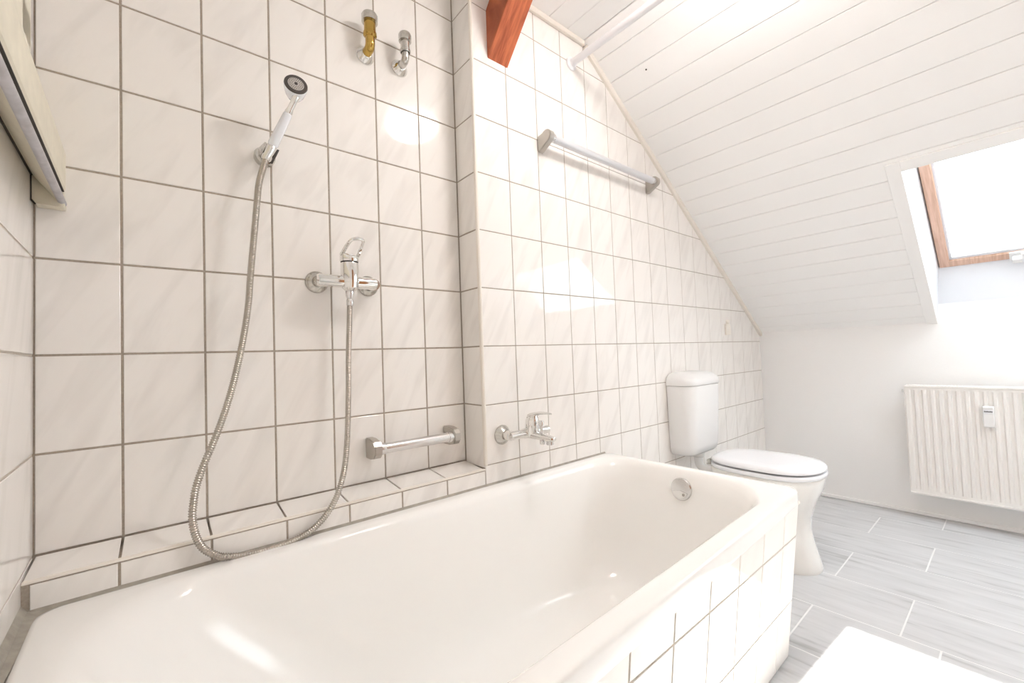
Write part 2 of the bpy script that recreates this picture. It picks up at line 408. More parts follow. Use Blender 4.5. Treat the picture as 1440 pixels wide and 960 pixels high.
# ---- tiled ledge along the foot of the back wall
bm = B(); box(bm, (0, YB+G, FL), (XE, .0, -.0125))
ledge = struct('wall_ledge', bm, M['grout'], 'low tiled ledge between the back wall and the bath', 'ledge')
lay(ledge, (0, YB+.010, -.0105), (1, 0, 0), Vector((0, .1064, .0105)), [(a+.002 if a == 0 else a, b-.002 if b == XE else b, 0, .1055) for a, b in zip(ucols, ucols[1:])], M['tile'], wob=.001)
lay(ledge, (0, YB, 0), (1, 0, 0), (0, 0, 1), [(a+.012 if a == 0 else a, b, -.066, -.0155) for a, b in zip(ucols, ucols[1:])], M['tile'], wob=.001, joint=.0045)
bm = B(); prism(bm, [(0, 0), (.014, 0), (.0145, .003), (.0045, .0048), (.001, .0035)], (0, 1, 0), (0, 0, 1), (1, 0, 0), (.004, YB-.001, -.0145), 0, XE-.004)
mesh_obj('edge_strip', bm, M['trim'], ledge)

# ------------------------------------------------------------------ bathtub
tub = thing('bathtub', 'long cream enamel built-in bath along the tiled wall', 'bathtub', (.85, -.48, FL))
def yshear(x, y):
    yf = -.886 + .031*x
    return YB + (y-YB)*((yf-YB)/(-.84-YB))
def tl(x0, x1, y0, y1, z, r, n=12): return [Vector((x + .030*(YB-y)*(1-x/1.67), yshear(x, y), z)) for x, y in rrect(x0, x1, y0, y1, r, n)]
YT = YB-.0015
loops = [tl(.028, 1.668, -.832, YT-.008, -.104, .034), tl(.024, 1.674, -.838, YT-.003, -.110, .036), tl(.021, 1.676, -.840, YT, -.104, .038), tl(.020, 1.677, -.840, YT, -.076, .038),
         tl(.0206, 1.6764, -.8394, YT-.0006, -.0700, .038), tl(.0235, 1.6735, -.8365, YT-.0035, -.0664, .037), tl(.030, 1.667, -.830, YT-.009, -.0655, .034),
         tl(.070, 1.650, -.803, YT-.036, -.0650, [.12, .15, .15, .19]),
         tl(.080, 1.643, -.798, YT-.043, -.0660, [.13, .16, .16, .20]), tl(.090, 1.636, -.793, YT-.050, -.0693, [.14, .17, .17, .205]),
         tl(.101, 1.628, -.788, YT-.056, -.076, [.14, .18, .18, .21]), tl(.112, 1.620, -.783, YT-.061, -.088, [.145, .19, .19, .215]),
         tl(.140, 1.607, -.776, YT-.068, -.125, [.15, .20, .20, .215]), tl(.205, 1.590, -.766, YT-.078, -.20, [.15, .20, .20, .20]),
         tl(.290, 1.568, -.755, YT-.090, -.29, [.15, .20, .20, .18]), tl(.365, 1.545, -.742, YT-.103, -.37, [.14, .19, .19, .16]),
         tl(.405, 1.528, -.730, YT-.115, -.415, [.14, .18, .18, .15]), tl(.435, 1.505, -.712, YT-.133, -.447, [.14, .17, .17, .14]),
         tl(.475, 1.475, -.688, YT-.157, -.466, [.13, .15, .15, .13]), tl(.53, 1.43, -.655, YT-.19, -.475, [.11, .13, .13, .11]),
         tl(.70, 1.25, -.56, YT-.29, -.479, [.06, .07, .07, .06])]
bm = B(); loft(bm, loops, False, True)
mesh_obj('shell', bm, M['enamel'], tub, angle=60)
# masonry body under the rim, carrying the tiles; the long side leans inwards towards the floor
bm = B(); XP = 1.683
def yp(z): return -.842 - .1085*(z+.10) + .016
prism(bm, [(yp(-.10)+G, -.105), (yp(FL)+G, FL), (yp(FL)+.02, FL), (yp(-.10)+.02, -.105)], (0, 1, 0), (0, 0, 1), (1, 0, 0), (0, 0, 0), 0, XP-.004)
prism(bm, [(YB, -.105), (yp(-.10)+.018, -.105), (yp(FL)+.018, FL), (YB, FL)], (0, 1, 0), (0, 0, 1), (1, 0, 0), (0, 0, 0), 1.655, XP-.0035)
panel = tag(mesh_obj('bath_panel', bm, M['grout_light'], None, smooth=False), 'white tiled panel boxing in the long side and end of the bath', 'panel', kind='structure')
Vp = Vector((0, .1085, -1)).normalized()*-1; zlen = 1/abs(Vp.z)
pc = [0, .07, .22, .37, .52, .67, .82, .97, 1.12, 1.27, 1.42, 1.57, XP]
pr = [FL, -.415, -.215, -.106]
lay(panel, (0, yp(0), 0), (1, 0, 0), Vp, [(a, b, c*zlen, d*zlen) for a, b, c, d in grid(pc, pr)], M['apron_tile'], joint=.0045)
lay(panel, (XP, 0, 0), (0, 1, 0), (0, 0, 1), [(a, b, c, d) for a, b, c, d in grid([-.83, -.72, -.57, -.42, -.27, YB-.004], pr)], M['apron_tile'], joint=.0035,
    clips=[(-1, -.1085, -(yp(0)+.002))])
# white strip closing the joint under the rim
bm = B(); tube(bm, [Vector((x_, yp(-.108)-.0015, -.109)) for x_ in (.02, .9, XP-.01)], .005, 8); mesh_obj('joint_strip', bm, M['trim'], panel)
# overflow with turn handle
ovn = Vector((-1, .0, .16)).normalized(); ovo = Vector((1.609, -.490, -.128))
bm = B(); lathe(bm, [(.036, -.006), (.0385, .002), (.0385, .007), (.036, .0105), (.030, .012), (.0, .0125)], ovo, ovn, 40); ov = mesh_obj('overflow_cover', bm, M['satin'], tub)
a_, x_, y_ = frame(ovn)
bm = B(); 
wp = arc(0, 0, .029, 20, 160, 14) + [(0, .004)]
prism(bm, wp, x_, y_, a_, ovo, .011, .015); mesh_obj('turn_plate', bm, M['chrome'], ov)
bm = B(); lathe(bm, [(.005, .011), (.005, .0165), (.003, .018), (0, .018)], ovo + x_*-.014 + y_*.016, ovn, 12); mesh_obj('stud', bm, M['grey_cap'], ov)
# drain in the floor of the tub
bm = B(); lathe(bm, [(.032, -.004), (.035, .001), (.033, .003), (.026, .0015), (0, .003)], (1.30, -.49, -.479), (0, 0, 1), 28); mesh_obj('drain', bm, M['chrome'], tub)
# sealant bead around the bath
bm = B(); prism(bm, [(0, .0), (0, .0055), (-.005, .0)], (0, 1, 0), (0, 0, 1), (1, 0, 0), (0, YB, -.0665), .0, 1.66)
loft(bm, [[LW(u, 0, -.066), LW(u, 0, -.05), LW(u, .008, -.062), LW(u, c, -.068), LW(u, c, -.09)] for u, c in ((-.105, .05), (-.125, .040), (-.15, .028), (-.2, .022), (-.5, .010), (-.84, .002))])
struct('trim_3', bm, M['sealant'], 'grey sealant bead between the bath rim and the tiles', 'sealant', smooth=False)

# ------------------------------------------------------------------ window over the bath end, on the left wall
win = thing('window_1', 'cream plastic window on the left wall with a boxy sloping lower profile', 'window', tuple(LW(-.6, 0, .70)), kind='structure')
def lprism(poly, u0, u1): b = B(); prism(b, poly, LN, (0, 0, 1), LU, (0, 0, 0), u0, u1); return b
mesh_obj('bottom_profile', lprism([(-.004, 1.0), (.0, 1.0), (.0435, .837), (.046, .825), (.046, .752), (.0405, .742), (.0405, .728), (.036, .716), (-.004, .770)], -1.15, -.001), M['cream'], win, smooth=False)
mesh_obj('groove', lprism([(.0395, .7365), (.0464, .7385), (.0464, .7368), (.0395, .7345)], -1.15, -.03), M['gasket'], win, smooth=False)
bm = B(); pts = [LW(u, .0425, .717) for u in (-1.15, -.6, -.012)]; tube(bm, pts, .0065, 12); mesh_obj('drip_bar', bm, M['alu'], win)
mesh_obj('gasket_line', lprism([(-.001, .771), (.006, .7675), (.006, .7595), (-.001, .7595)], -1.15, -.034), M['gasket'], win, smooth=False)
bm = lprism([(.0, .775), (.044, .745), (.047, .71), (.046, .7045), (.006, .7045), (.001, .712)], -.032, -.001); mesh_obj('end_cap', bm, M['cream'], win, smooth=False)
mesh_obj('end_gasket', lprism([(.0, .772), (.0015, .772), (.002, .712), (.008, .703), (.006, .7015), (.0, .709)], -.0355, -.032), M['gasket'], win, smooth=False)
bm = B()
for u0, u1, z0, z1 in ((-.36, -.30, .87, 1.62), (-1.15, -1.09, .87, 1.62), (-1.15, -.30, 1.56, 1.62), (-1.15, -.30, .845, .93)):
    prism(bm, [(0, z0), (.03, z0), (.035, z0+.006), (.035, z1-.006), (.03, z1), (0, z1)], LN, (0, 0, 1), LU, (0, 0, 0), u0, u1)
mesh_obj('sash', bm, M['cream'], win, smooth=False)
mesh_obj('pane', lprism([(.012, .92), (.018, .92), (.018, 1.57), (.012, 1.57)], -1.10, -.35), M['plastic'], win, smooth=False)

# ------------------------------------------------------------------ roof window
rw = thing('window_2', 'pine-framed roof window in the sloping ceiling, bright sky behind', 'window', tuple(SL(.6, -1.38, .2)), kind='structure')
DD = .22; O0, O1 = OP0-.022, OP1+.022
def quadstrip(pts, th):  # a thin board from four corners, thickness th along the normal
    p = [Vector(q) for q in pts]; n = (p[1]-p[0]).cross(p[3]-p[0]).normalized()*th
    return loft(B(), [p, [q+n for q in p]])
LB = Vector((XR-.0005, 0, .557))                             # lower reveal meets the wall here
lowtop = SL(.20, 0, DD)
mesh_obj('reveal_left', loft(B(), [[Vector((XR+.06, OP0, .44)), Vector((XR, OP0, .46)), SL(.0, OP0, 0), SL(OPS, OP0, 0), SL(OPS+.03, O0, DD+.02), Vector((lowtop.x+.05, O0, lowtop.z-.02))],
    [Vector((XR+.06, OP0+.03, .44)), Vector((XR, OP0+.03, .46)), SL(.0, OP0+.03, .012), SL(OPS, OP0+.03, .012), SL(OPS+.03, O0+.04, DD+.02), Vector((lowtop.x+.05, O0+.04, lowtop.z-.02))]]), M['reveal'], rw, smooth=False)
mesh_obj('reveal_right', loft(B(), [[Vector((XR+.06, OP1, .44)), Vector((XR, OP1, .46)), SL(.0, OP1, 0), SL(OPS, OP1, 0), SL(OPS+.03, O1, DD+.02), Vector((lowtop.x+.05, O1, lowtop.z-.02))],
    [Vector((XR+.06, OP1-.03, .44)), Vector((XR, OP1-.03, .46)), SL(.0, OP1-.03, .012), SL(OPS, OP1-.03, .012), SL(OPS+.03, O1-.04, DD+.02), Vector((lowtop.x+.05, O1-.04, lowtop.z-.02))]]), M['reveal'], rw, smooth=False)
mesh_obj('reveal_top', loft(B(), [[SL(OPS, OP0+.03, 0), SL(OPS, OP1-.03, 0), SL(OPS+.03, OP1-.03, DD+.02), SL(OPS+.03, OP0+.03, DD+.02)],
    [SL(OPS+.03, OP0+.03, 0), SL(OPS+.03, OP1-.03, 0), SL(OPS+.08, OP1-.03, DD+.02), SL(OPS+.08, OP0+.03, DD+.02)]]), M['reveal'], rw, smooth=False)
mesh_obj('reveal_bottom', loft(B(), [[Vector((XR+.0, OP0+.03, .557)), Vector((XR, OP1-.03, .557)), Vector((lowtop.x, OP1-.03, lowtop.z)), Vector((lowtop.x, OP0+.03, lowtop.z))],
    [Vector((XR+.09, OP0+.03, .545)), Vector((XR+.09, OP1-.03, .545)), Vector((lowtop.x+.09, OP1-.03, lowtop.z)), Vector((lowtop.x+.09, OP0+.03, lowtop.z))]]), M['reveal'], rw, smooth=False)
bm = B(); box(bm, (XR, OP1-.03, .50), (XR+.08, OP0+.03, .5575)); mesh_obj('bay_wall', bm, M['plaster'], rw, smooth=False)
def sbox(s0, s1, y0, y1, d0, d1, bev=.0):
    b = B(); loft(b, [[SL(s0, y0, d0), SL(s1, y0, d0), SL(s1, y0, d1), SL(s0, y0, d1)], [SL(s0, y1, d0), SL(s1, y1, d0), SL(s1, y1, d1), SL(s0, y1, d1)]])
    if bev: bmesh.ops.bevel(b, geom=list(b.edges), offset=bev, segments=1, affect='EDGES')
    return b
# casing boards around the opening
mesh_obj('casing', sbox(.004, OPS+.052, OP0+.047, OP0, -.007, .002, .0015), M['board'], rw, smooth=False)
mesh_obj('casing', sbox(.004, OPS+.052, OP1-.047, OP1, -.007, .002, .0015), M['board'], rw, smooth=False)
mesh_obj('casing', sbox(OPS, OPS+.052, OP1, OP0, -.007, .002, .0015), M['board'], rw, smooth=False)
# outer frame closes the roof around the sash
SB, ST = .20, OPS+.05
bm = B()
for a in ((SB-.10, SB+.004, O1-.06, O0+.06), (ST-.03, ST+.09, O1-.06, O0+.06), (SB-.1, ST+.09, O0, O0+.07), (SB-.1, ST+.09, O1-.07, O1)):
    b2 = sbox(*a, DD+.012, DD+.08); me_ = bpy.data.meshes.new('t'); b2.to_mesh(me_); b2.free(); bm.from_mesh(me_); bpy.data.meshes.remove(me_)
mesh_obj('outer_frame', bm, M['lead'], rw, smooth=False)
sash = mesh_obj('sash_stile', sbox(SB, ST, O0-.042, O0-.002, DD-.008, DD+.045, .003), M['pine'], rw, smooth=False)
mesh_obj('sash_stile', sbox(SB, ST, O1+.002, O1+.036, DD-.008, DD+.045, .003), M['pine'], rw, smooth=False)
mesh_obj('bottom_rail', sbox(SB, SB+.045, O1+.036, O0-.036, DD-.008, DD+.045, .003), M['pine'], rw, smooth=False)
mesh_obj('top_rail', sbox(ST-.06, ST, O1+.036, O0-.036, DD-.008, DD+.045, .003), M['pine'], rw, smooth=False)
for y0, y1, s0, s1 in ((O0-.052, O0-.042, SB+.045, ST-.06), (O1+.036, O1+.046, SB+.045, ST-.06), (O1+.046, O0-.046, SB+.045, SB+.062)):
    mesh_obj('glazing_bead', sbox(s0, s1, y0, y1, DD+.002, DD+.03), M['reveal'], rw, smooth=False)
mesh_obj('pane', sbox(SB+.05, ST-.05, O1+.04, O0-.04, DD+.018, DD+.024), M['glass'], rw, smooth=False)
# window catch on the bottom rail
cs, cy = SB+.024, -1.290
mesh_obj('catch_plate', sbox(cs-.028, cs+.028, cy-.025, cy+.025, DD-.016, DD-.008, .002), M['plastic'], rw, smooth=False)
hd = mesh_obj('catch_handle', sbox(cs-.020, cs+.012, cy-.016, cy+.016, DD-.045, DD-.016, .004), M['plastic'], rw, smooth=False)
bm = B(); tube(bm, [SL(cs+.03, y_, DD-.03) for y_ in (cy-.012, cy-.08, cy-.20)], .007, 10); mesh_obj('catch_bar', bm, M['plastic'], rw)
mesh_obj('keeper', sbox(.135, .165, cy-.026, cy+.026, DD-.022, DD+.01, .003), M['plastic'], rw, smooth=False)

# ------------------------------------------------------------------ guessed door on the unseen room side, put there for the chrome to mirror
dr = thing('door_1', 'guessed brown wooden door in the unseen room-side wall, for the chrome to mirror', 'door', (1.4, YF, FL), kind='structure')
bm = B(); box(bm, (1.0, YF, FL), (1.8, YF+.035, FL+2.0), .003, 1); mesh_obj('leaf', bm, M['door'], dr, smooth=False)
for a in ((.92, 1.0, FL, FL+2.08), (1.8, 1.88, FL, FL+2.08), (1.0, 1.8, FL+2.0, FL+2.08)):
    bm = B(); box(bm, (a[0], YF, a[2]), (a[1], YF+.05, a[3]), .004, 1); mesh_obj('frame', bm, M['door'], dr, smooth=False)
bm = B(); lathe(bm, [(.024, 0), (.024, .008), (.009, .01), (.009, .05)], (1.08, YF+.035, FL+1.05), (0, 1, 0), 20); tube(bm, [(1.08, YF+.08, FL+1.05), (1.19, YF+.08, FL+1.05)], .009, 12); mesh_obj('handle', bm, M['satin'], dr)

# ------------------------------------------------------------------ roof brace, red-brown
bm = B(); prism(bm, [(YB+.002, 1.425), (YB+.002, 1.60), (YB-.122, CE+.01), (YB-.290, CE+.01)], (0, 1, 0), (0, 0, 1), (1, 0, 0), (0, 0, 0), 1.1005, 1.193)
bmesh.ops.subdivide_edges(bm, edges=[e for e in bm.edges if abs((e.verts[0].co-e.verts[1].co).x) < .01], cuts=6, use_grid_fill=True)
bmesh.ops.bevel(bm, geom=[e for e in bm.edges if e.is_manifold and e.calc_face_angle(0) > .8], offset=.002, segments=1, affect='EDGES')
tag(mesh_obj('roof_brace', bm, M['brown'], None, base=(1.147, YB, 1.425)), 'red-brown stained timber brace slanting from the tiled wall to the ceiling', 'beam')

# ------------------------------------------------------------------ white rod under the ceiling
rd = thing('curtain_rod', 'white shower curtain rod fixed high on the tiled wall', 'rod', (1.547, YB, 1.592))
bm = B(); tube(bm, [(1.547, YB-.004, 1.592), (1.547, -.6, 1.592), (1.547, -1.15, 1.592)], .0145, 20); mesh_obj('tube', bm, M['white_rod'], rd)
bm = B(); lathe(bm, [(.028, 0), (.028, .006), (.018, .012), (.0148, .02)], (1.547, YB, 1.592), (0, -1, 0), 28, True, False); mesh_obj('flange', bm, M['white_rod'], rd)
bm = B(); tube(bm, [(1.547, -1.13, 1.592), (1.547, -1.13, CE+.002)], .006, 10); mesh_obj('ceiling_support', bm, M['white_rod'], rd)

# ------------------------------------------------------------------ ceiling lamp (behind the viewer's sightline, mirrored in the tiles)
lm = thing('ceiling_lamp', 'round opal ceiling lamp glowing warm over the bath', 'lamp', (1.32, -.90, CE))
bm = B(); lathe(bm, [(.10, 0), (.10, .012), (.095, .014)], (1.32, -.90, CE), (0, 0, -1), 32); mesh_obj('base', bm, M['white_rod'], lm)
bm = B(); lathe(bm, [(.11, .012), (.136, .016), (.140, .026), (.132, .045), (.105, .064), (.06, .075), (.0, .079)], (1.32, -.90, CE), (0, 0, -1), 36); mesh_obj('shade', bm, M['lamp'], lm)

# ------------------------------------------------------------------ shower mixer
def rosette(c, ax, r, parent, mat, name='rosette', h=.014):
    b = B(); lathe(b, [(r, 0), (r, .002), (r*.93, .006), (r*.62, h*.86), (r*.52, h), (r*.50, h)], c, ax, 36); return mesh_obj(name, b, mat, parent)
mx = thing('shower_mixer', 'chrome single-lever shower mixer with a loop handle on the back wall', 'faucet', (.616, 0, .594))
MY = -.068; MZ = .590
for xi in (.5425, .6910):
    rosette((xi, 0, .5945), (0, -1, 0), .0315, mx, M['worn_chrome'])
    bm = B(); lathe(bm, [(.0145, .010), (.0145, .034), (.0175, .035), (.0175, .052)], (xi, 0, .592), (0, -1, 0), 24); mesh_obj('union_nut', bm, M['worn_chrome'], mx)
bm = B(); lathe(bm, [(.0, -.002), (.0155, .0), (.0172, .005), (.0172, .156), (.0160, .162), (.0, .165)], (.527, MY, MZ), (1, 0, 0), 28); mesh_obj('crossbar', bm, M['chrome'], mx)
bm = B(); lathe(bm, [(.0, -.027), (.013, -.026), (.022, -.018), (.0245, -.004), (.0245, .050), (.0235, .053)], (.613, MY-.003, MZ), (0, 0, 1), 32); mesh_obj('body', bm, M['chrome'], mx)
bm = B(); lathe(bm, [(.0235, .052), (.0235, .0565)], (.613, MY-.003, MZ), (0, 0, 1), 32); mesh_obj('dark_ring', bm, M['gasket'], mx)
bm = B()
lp = []
for h, r, sh in ((.0565, .0248, 0), (.060, .0258, 0), (.074, .0258, 1), (.079, .0235, 1), (.081, .018, 1)):
    lp.append([Vector((.613 + r*math.cos(2*PI*i/32), MY-.003 + r*math.sin(2*PI*i/32), MZ + h + sh*(.010*(-math.cos(2*PI*i/32)*.4 + math.sin(2*PI*i/32)*.6)))) for i in range(32)])
loft(bm, lp); cap = mesh_obj('lever_cap', bm, M['chrome'], mx)
lc = Vector((.613, MY-.003, MZ+.073)); ld = Vector((.05, -.88, .50)).normalized(); lx = Vector((1, .05, 0)).normalized()
pts = [lc + lx*-.0225 + ld*.004, lc + lx*-.0215 + ld*.03, lc + lx*-.0175 + ld*.062, lc + lx*-.006 + ld*.072, lc + lx*.006 + ld*.074, lc + lx*.015 + ld*.068, lc + lx*.018 + ld*.053, lc + lx*.0215 + ld*.025, lc + lx*.0225 + ld*.002]
bm = B(); tube(bm, spline(pts, .004), .0052, 10); mesh_obj('loop_handle', bm, M['chrome'], mx)
bm = B(); lathe(bm, [(.010, .0), (.0115, -.006), (.0115, -.018), (.0085, -.028)], (.613, -.0665, .571), (0, 0, 1), 24); mesh_obj('outlet', bm, M['satin'], mx)

# ------------------------------------------------------------------ shower hose
HP = [(.6130, -.0665, .5400), (.6093, -.0665, .4615), (.6054, -.067, .381), (.6014, -.071, .2816), (.5907, -.0905, .1862), (.5799, -.107, .1229), (.5699, -.1177, .0795), (.5553, -.1259, .0379), (.5391, -.1301, .0062), (.5153, -.1319, -.0248), (.4862, -.132, -.0475), (.4568, -.132, -.0595), (.4224, -.132, -.0660), (.3852, -.132, -.0675), (.3497, -.132, -.0650), (.3225, -.132, -.0610), (.2964, -.132, -.0525), (.2787, -.132, -.0391), (.2651, -.1319, -.0242), (.2555, -.1308, -.002), (.2498, -.128, .0243), (.2483, -.1245, .0463), (.2506, -.1197, .0702), (.2549, -.1132, .0983), (.2631, -.1062, .1259), (.2754, -.0978, .1581), (.2895, -.0893, .1912), (.3087, -.0776, .2428), (.3271, -.0684, .3039), (.3426, -.066, .3713), (.3552, -.066, .4403), (.3651, -.066, .5107), (.3706, -.066, .5818), (.3778, -.066, .6629), (.3852, -.066, .7452), (.3925, -.0635, .8194), (.4021, -.058, .862), (.4105, -.053, .892)]
hs = thing('shower_hose', 'ribbed metal shower hose hanging in a loop down to the bath rim', 'hose', (.4224, -.132, -.075))
hp = spline(HP, .0013)
bm = B(); tube(bm, hp, .008, 10, True, lambda i: .0081 if i % 4 < 2 else .0064); mesh_obj('ribbed_tube', bm, M['hose'], hs, angle=80)
bm = B(); lathe(bm, [(.0092, 0), (.0098, .004), (.0098, .014), (.0085, .018)], (.613, -.0665, .5235), (0, 0, 1), 16); mesh_obj('hose_nut', bm, M['satin'], hs)

# ------------------------------------------------------------------ hand shower and its wall holder
hl = thing('shower_holder', 'round chrome wall holder gripping the hand shower', 'holder', (.4165, 0, .921))
bm = B(); lathe(bm, [(.0255, 0), (.0255, .010), (.0225, .018), (.014, .021), (.0, .021)], (.4165, 0, .921), (0, -1, 0), 36); mesh_obj('rosette', bm, M['worn_chrome'], hl)
hb = Vector((.4125, -.050, .899)); hhead = Vector((.4620, -.112, 1.026)); hd_ = (hhead-hb).normalized()
for s_ in (-1, 1):
    bm = B(); x0 = .4165 + s_*.0125
    sx = hd_.cross(Vector((0, 1, 0))).normalized()*(s_*.0135)
    c0 = Vector((.4165, -.018, .918)); p = hb + hd_*.022
    loft(bm, [[c0+sx+Vector((0, 0, -.010)), c0+sx+Vector((0, 0, .012)), p+sx+hd_*.014, p+sx-hd_*.014+Vector((0, -.006, 0)), p+sx-hd_*.014], [c0+sx*1.3+Vector((0, 0, -.010)), c0+sx*1.3+Vector((0, 0, .012)), p+sx*1.3+hd_*.014, p+sx*1.3-hd_*.014+Vector((0, -.006, 0)), p+sx*1.3-hd_*.014]])
    mesh_obj('clip', bm, M['dark'] if s_ < 0 else M['worn_chrome'], hl, smooth=False)
sh = thing('hand_shower', 'hand shower with clear handle and dark-ringed spray face', 'shower head', tuple(hb))
L_ = (hhead-hb).length
bm = B(); lathe(bm, [(.0105, -.004), (.012, .0), (.0125, .018), (.0135, .034), (.0115, .037)], hb, hd_, 24); mesh_obj('handle_nut', bm, M['chrome'], sh)
bm = B(); lathe(bm, [(.0105, .036), (.0125, .042), (.0118, L_*.55), (.0105, L_*.82), (.0092, L_*.86)], hb, hd_, 24); mesh_obj('handle', bm, M['clear'], sh)
bm = B(); lathe(bm, [(.0092, L_*.86), (.0098, L_*.88), (.0075, L_*.95), (.0075, L_*1.08), (.010, L_*1.18)], hb, hd_, 20); mesh_obj('neck', bm, M['chrome'], sh)
fn = Vector((-.12, -1, .22)).normalized(); fc = Vector((.4680, -.132, 1.074))
bm = B(); lathe(bm, [(.010, -.048), (.017, -.043), (.023, -.030), (.0272, -.010), (.0278, -.003), (.027, .0)], fc, fn, 40); hdm = mesh_obj('head', bm, M['clear'], sh)
bm = B(); lathe(bm, [(.0272, -.004), (.0272, .001), (.0258, .003), (.0190, .003), (.0184, .001)], fc, fn, 40); mesh_obj('dark_ring', bm, M['dark'], sh)
bm = B(); lathe(bm, [(.0187, -.001), (.0187, .0022), (.0, .0034)], fc, fn, 36); sf = mesh_obj('spray_face', bm, M['face'], sh)
a_, x_, y_ = frame(fn)
bm = B()
for rr, nn in ((.0158, 24), (.012, 18), (.0083, 12)):
    for k in range(nn):
        t = 2*PI*k/nn; lathe(bm, [(.0008, .0018), (.0007, .0042)], fc + x_*rr*math.cos(t) + y_*rr*math.sin(t), fn, 6)
nz = mesh_obj('nozzles', bm, M['dark'], sf, smooth=False); nz['kind'] = 'stuff'
bm = B(); lathe(bm, [(.004, .002), (.004, .0045), (.0, .005)], fc, fn, 14); mesh_obj('screw_cap', bm, M['dark'], sf)

# ------------------------------------------------------------------ the two capped valves above
def capped_pipe(name, label, x, zc, yq, ztop, mat, r, collar):
    t = thing(name, label, 'pipe', (x, 0, zc), 'capped water pipes high on the back wall')
    rosette((x, 0, zc), (0, -1, 0), .0285, t, M['chrome'], h=.022)
    bm = B(); pts = [(x, -.012, zc)] + [(x, yq+.013-.013*math.sin(math.radians(a)), zc+.013-.013*math.cos(math.radians(a))) for a in range(0, 91, 15)] + [(x, yq, zc+.045)]
    tube(bm, pts, r*.82, 18); mesh_obj('elbow', bm, mat, t)
    bm = B(); lathe(bm, [(r*.84, zc+.030), (r*1.0, zc+.034), (r*1.0, collar-.006), (r*1.16, collar-.004), (r*1.16, collar+.004), (r*1.02, collar+.006), (r*1.02, ztop-.018)], (x, yq, 0), (0, 0, 1), 28); mesh_obj('pipe_body', bm, mat, t)
    bm = B(); lathe(bm, [(r*1.04, ztop-.024), (r*1.38, ztop-.024), (r*1.40, ztop-.004), (r*1.25, ztop+.001), (0, ztop+.002)], (x, yq, 0), (0, 0, 1), 30); mesh_obj('end_cap', bm, M['worn_chrome'], t)
capped_pipe('capped_pipe', 'brass angled water pipe with chrome cap, left of the pair', .700, 1.326, -.048, 1.428, M['brass'], .0172, 1.366)
capped_pipe('capped_pipe', 'chrome angled water pipe with capped end, right of the brass one', .8165, 1.334, -.048, 1.421, M['worn_chrome'], .0145, 1.365)

# ------------------------------------------------------------------ grab bar and towel rail
def bar(name, label, cat, xa, xb, wy, zc, h, dep, bw, ry, rr, mat, capmat, pointed):
    t = thing(name, label, cat, ((xa+xb)/2, wy, zc))
    if pointed:    # drop-shaped end piece
        prof = [(0, -h*.62), (.010, -h*.62)] + [(dep*.62+dep*.38*math.cos(math.radians(a)), h*.12+h*.40*math.sin(math.radians(a))) for a in range(-50, 131, 15)] + [(0, h*.36)]
    else:
        prof = [(0, -h/2), (dep*.45, -h/2), (dep*.86, -h*.40), (dep, -h*.20), (dep, h*.20), (dep*.86, h*.40), (dep*.45, h/2), (0, h/2)]
    for x0 in (xa, xb-bw):
        b = B(); prism(b, prof, (0, -1, 0), (0, 0, 1), (1, 0, 0), (0, wy, zc), x0, x0+bw)
        bmesh.ops.bevel(b, geom=[e for e in b.edges if abs((e.verts[0].co-e.verts[1].co).x) < .001], offset=.0025, segments=2, affect='EDGES')
        mesh_obj('bracket', b, capmat, t, angle=30)
    for x0, x1 in ((xa+bw*.8, xa+bw+.014), (xb-bw-.014, xb-bw*.8)):
        b = B(); lathe(b, [(rr*1.12, x0), (rr*1.14, (x0+x1)/2), (rr*1.08, x1)], (0, wy-ry, zc + (h*.10 if pointed else 0)), (1, 0, 0), 28); mesh_obj('collar', b, M['satin'], t)
    b = B(); lathe(b, [(rr, xa+bw*.5), (rr, xb-bw*.5)], (0, wy-ry, zc + (h*.10 if pointed else 0)), (1, 0, 0), 32); mesh_obj('bar', b, mat, t)
bar('grab_bar', 'short chrome grab bar low on the back wall above the ledge', 'grab bar', .672, .966, 0, .1025, .060, .072, .024, .052, .0155, M['satin'], M['grey_cap'], False)
bar('towel_rail', 'long pale metal towel rail on the boxed-out wall under the slope', 'towel rail', 1.332, 2.098, YB, 1.190, .062, .070, .026, .048, .0150, M['rail_steel'], M['grey_cap'], True)

# ------------------------------------------------------------------ bath mixer
bt = thing('bath_mixer', 'chrome bath tap with lever and short spout above the bath rim', 'faucet', (1.18, YB, .0925))
BY = -.176; BZ = .096
for xi in (1.105, 1.255):
    rosette((xi, YB, .0925), (0, -1, 0), .034, bt, M['worn_chrome'], h=.022)
    bm = B(); lathe(bm, [(.012, .018), (.012, .030), (.0165, .031), (.0165, .048), (.013, .050)], (xi, YB, .0940), (0, -1, 0), 24); mesh_obj('union_nut', bm, M['chrome'], bt)
bm = B(); lathe(bm, [(.0, -.092), (.0135, -.089), (.015, -.080), (.0145, -.040), (.018, -.022), (.019, .0), (.018, .022), (.0145, .040), (.015, .080), (.0135, .089), (0, .092)], (1.18, BY, BZ), (1, 0, 0), 28); mesh_obj('crossbar', bm, M['chrome'], bt)
bm = B(); lathe(bm, [(.0, -.012), (.021, -.010), (.0245, .004), (.0245, .030), (.0235, .044), (.018, .058), (.010, .064), (.0, .066)], (1.18, BY-.012, BZ), (0, -.10, 1), 32); mesh_obj('cartridge', bm, M['chrome'], bt)
bm = B(); lp = []
for t, w, h_ in ((0, .019, .012), (.02, .017, .009), (.05, .013, .0055), (.08, .0105, .004), (.102, .008, .0032), (.108, .004, .002)):
    c = Vector((1.18, BY-.008-t*.93, BZ+.056+.018*math.sin(min(1, t/.075)*PI/2)-.02*max(0, t-.05)))
    lp.append([c + Vector((w*math.cos(2*PI*i/16), 0, h_*math.sin(2*PI*i/16))) for i in range(16)])
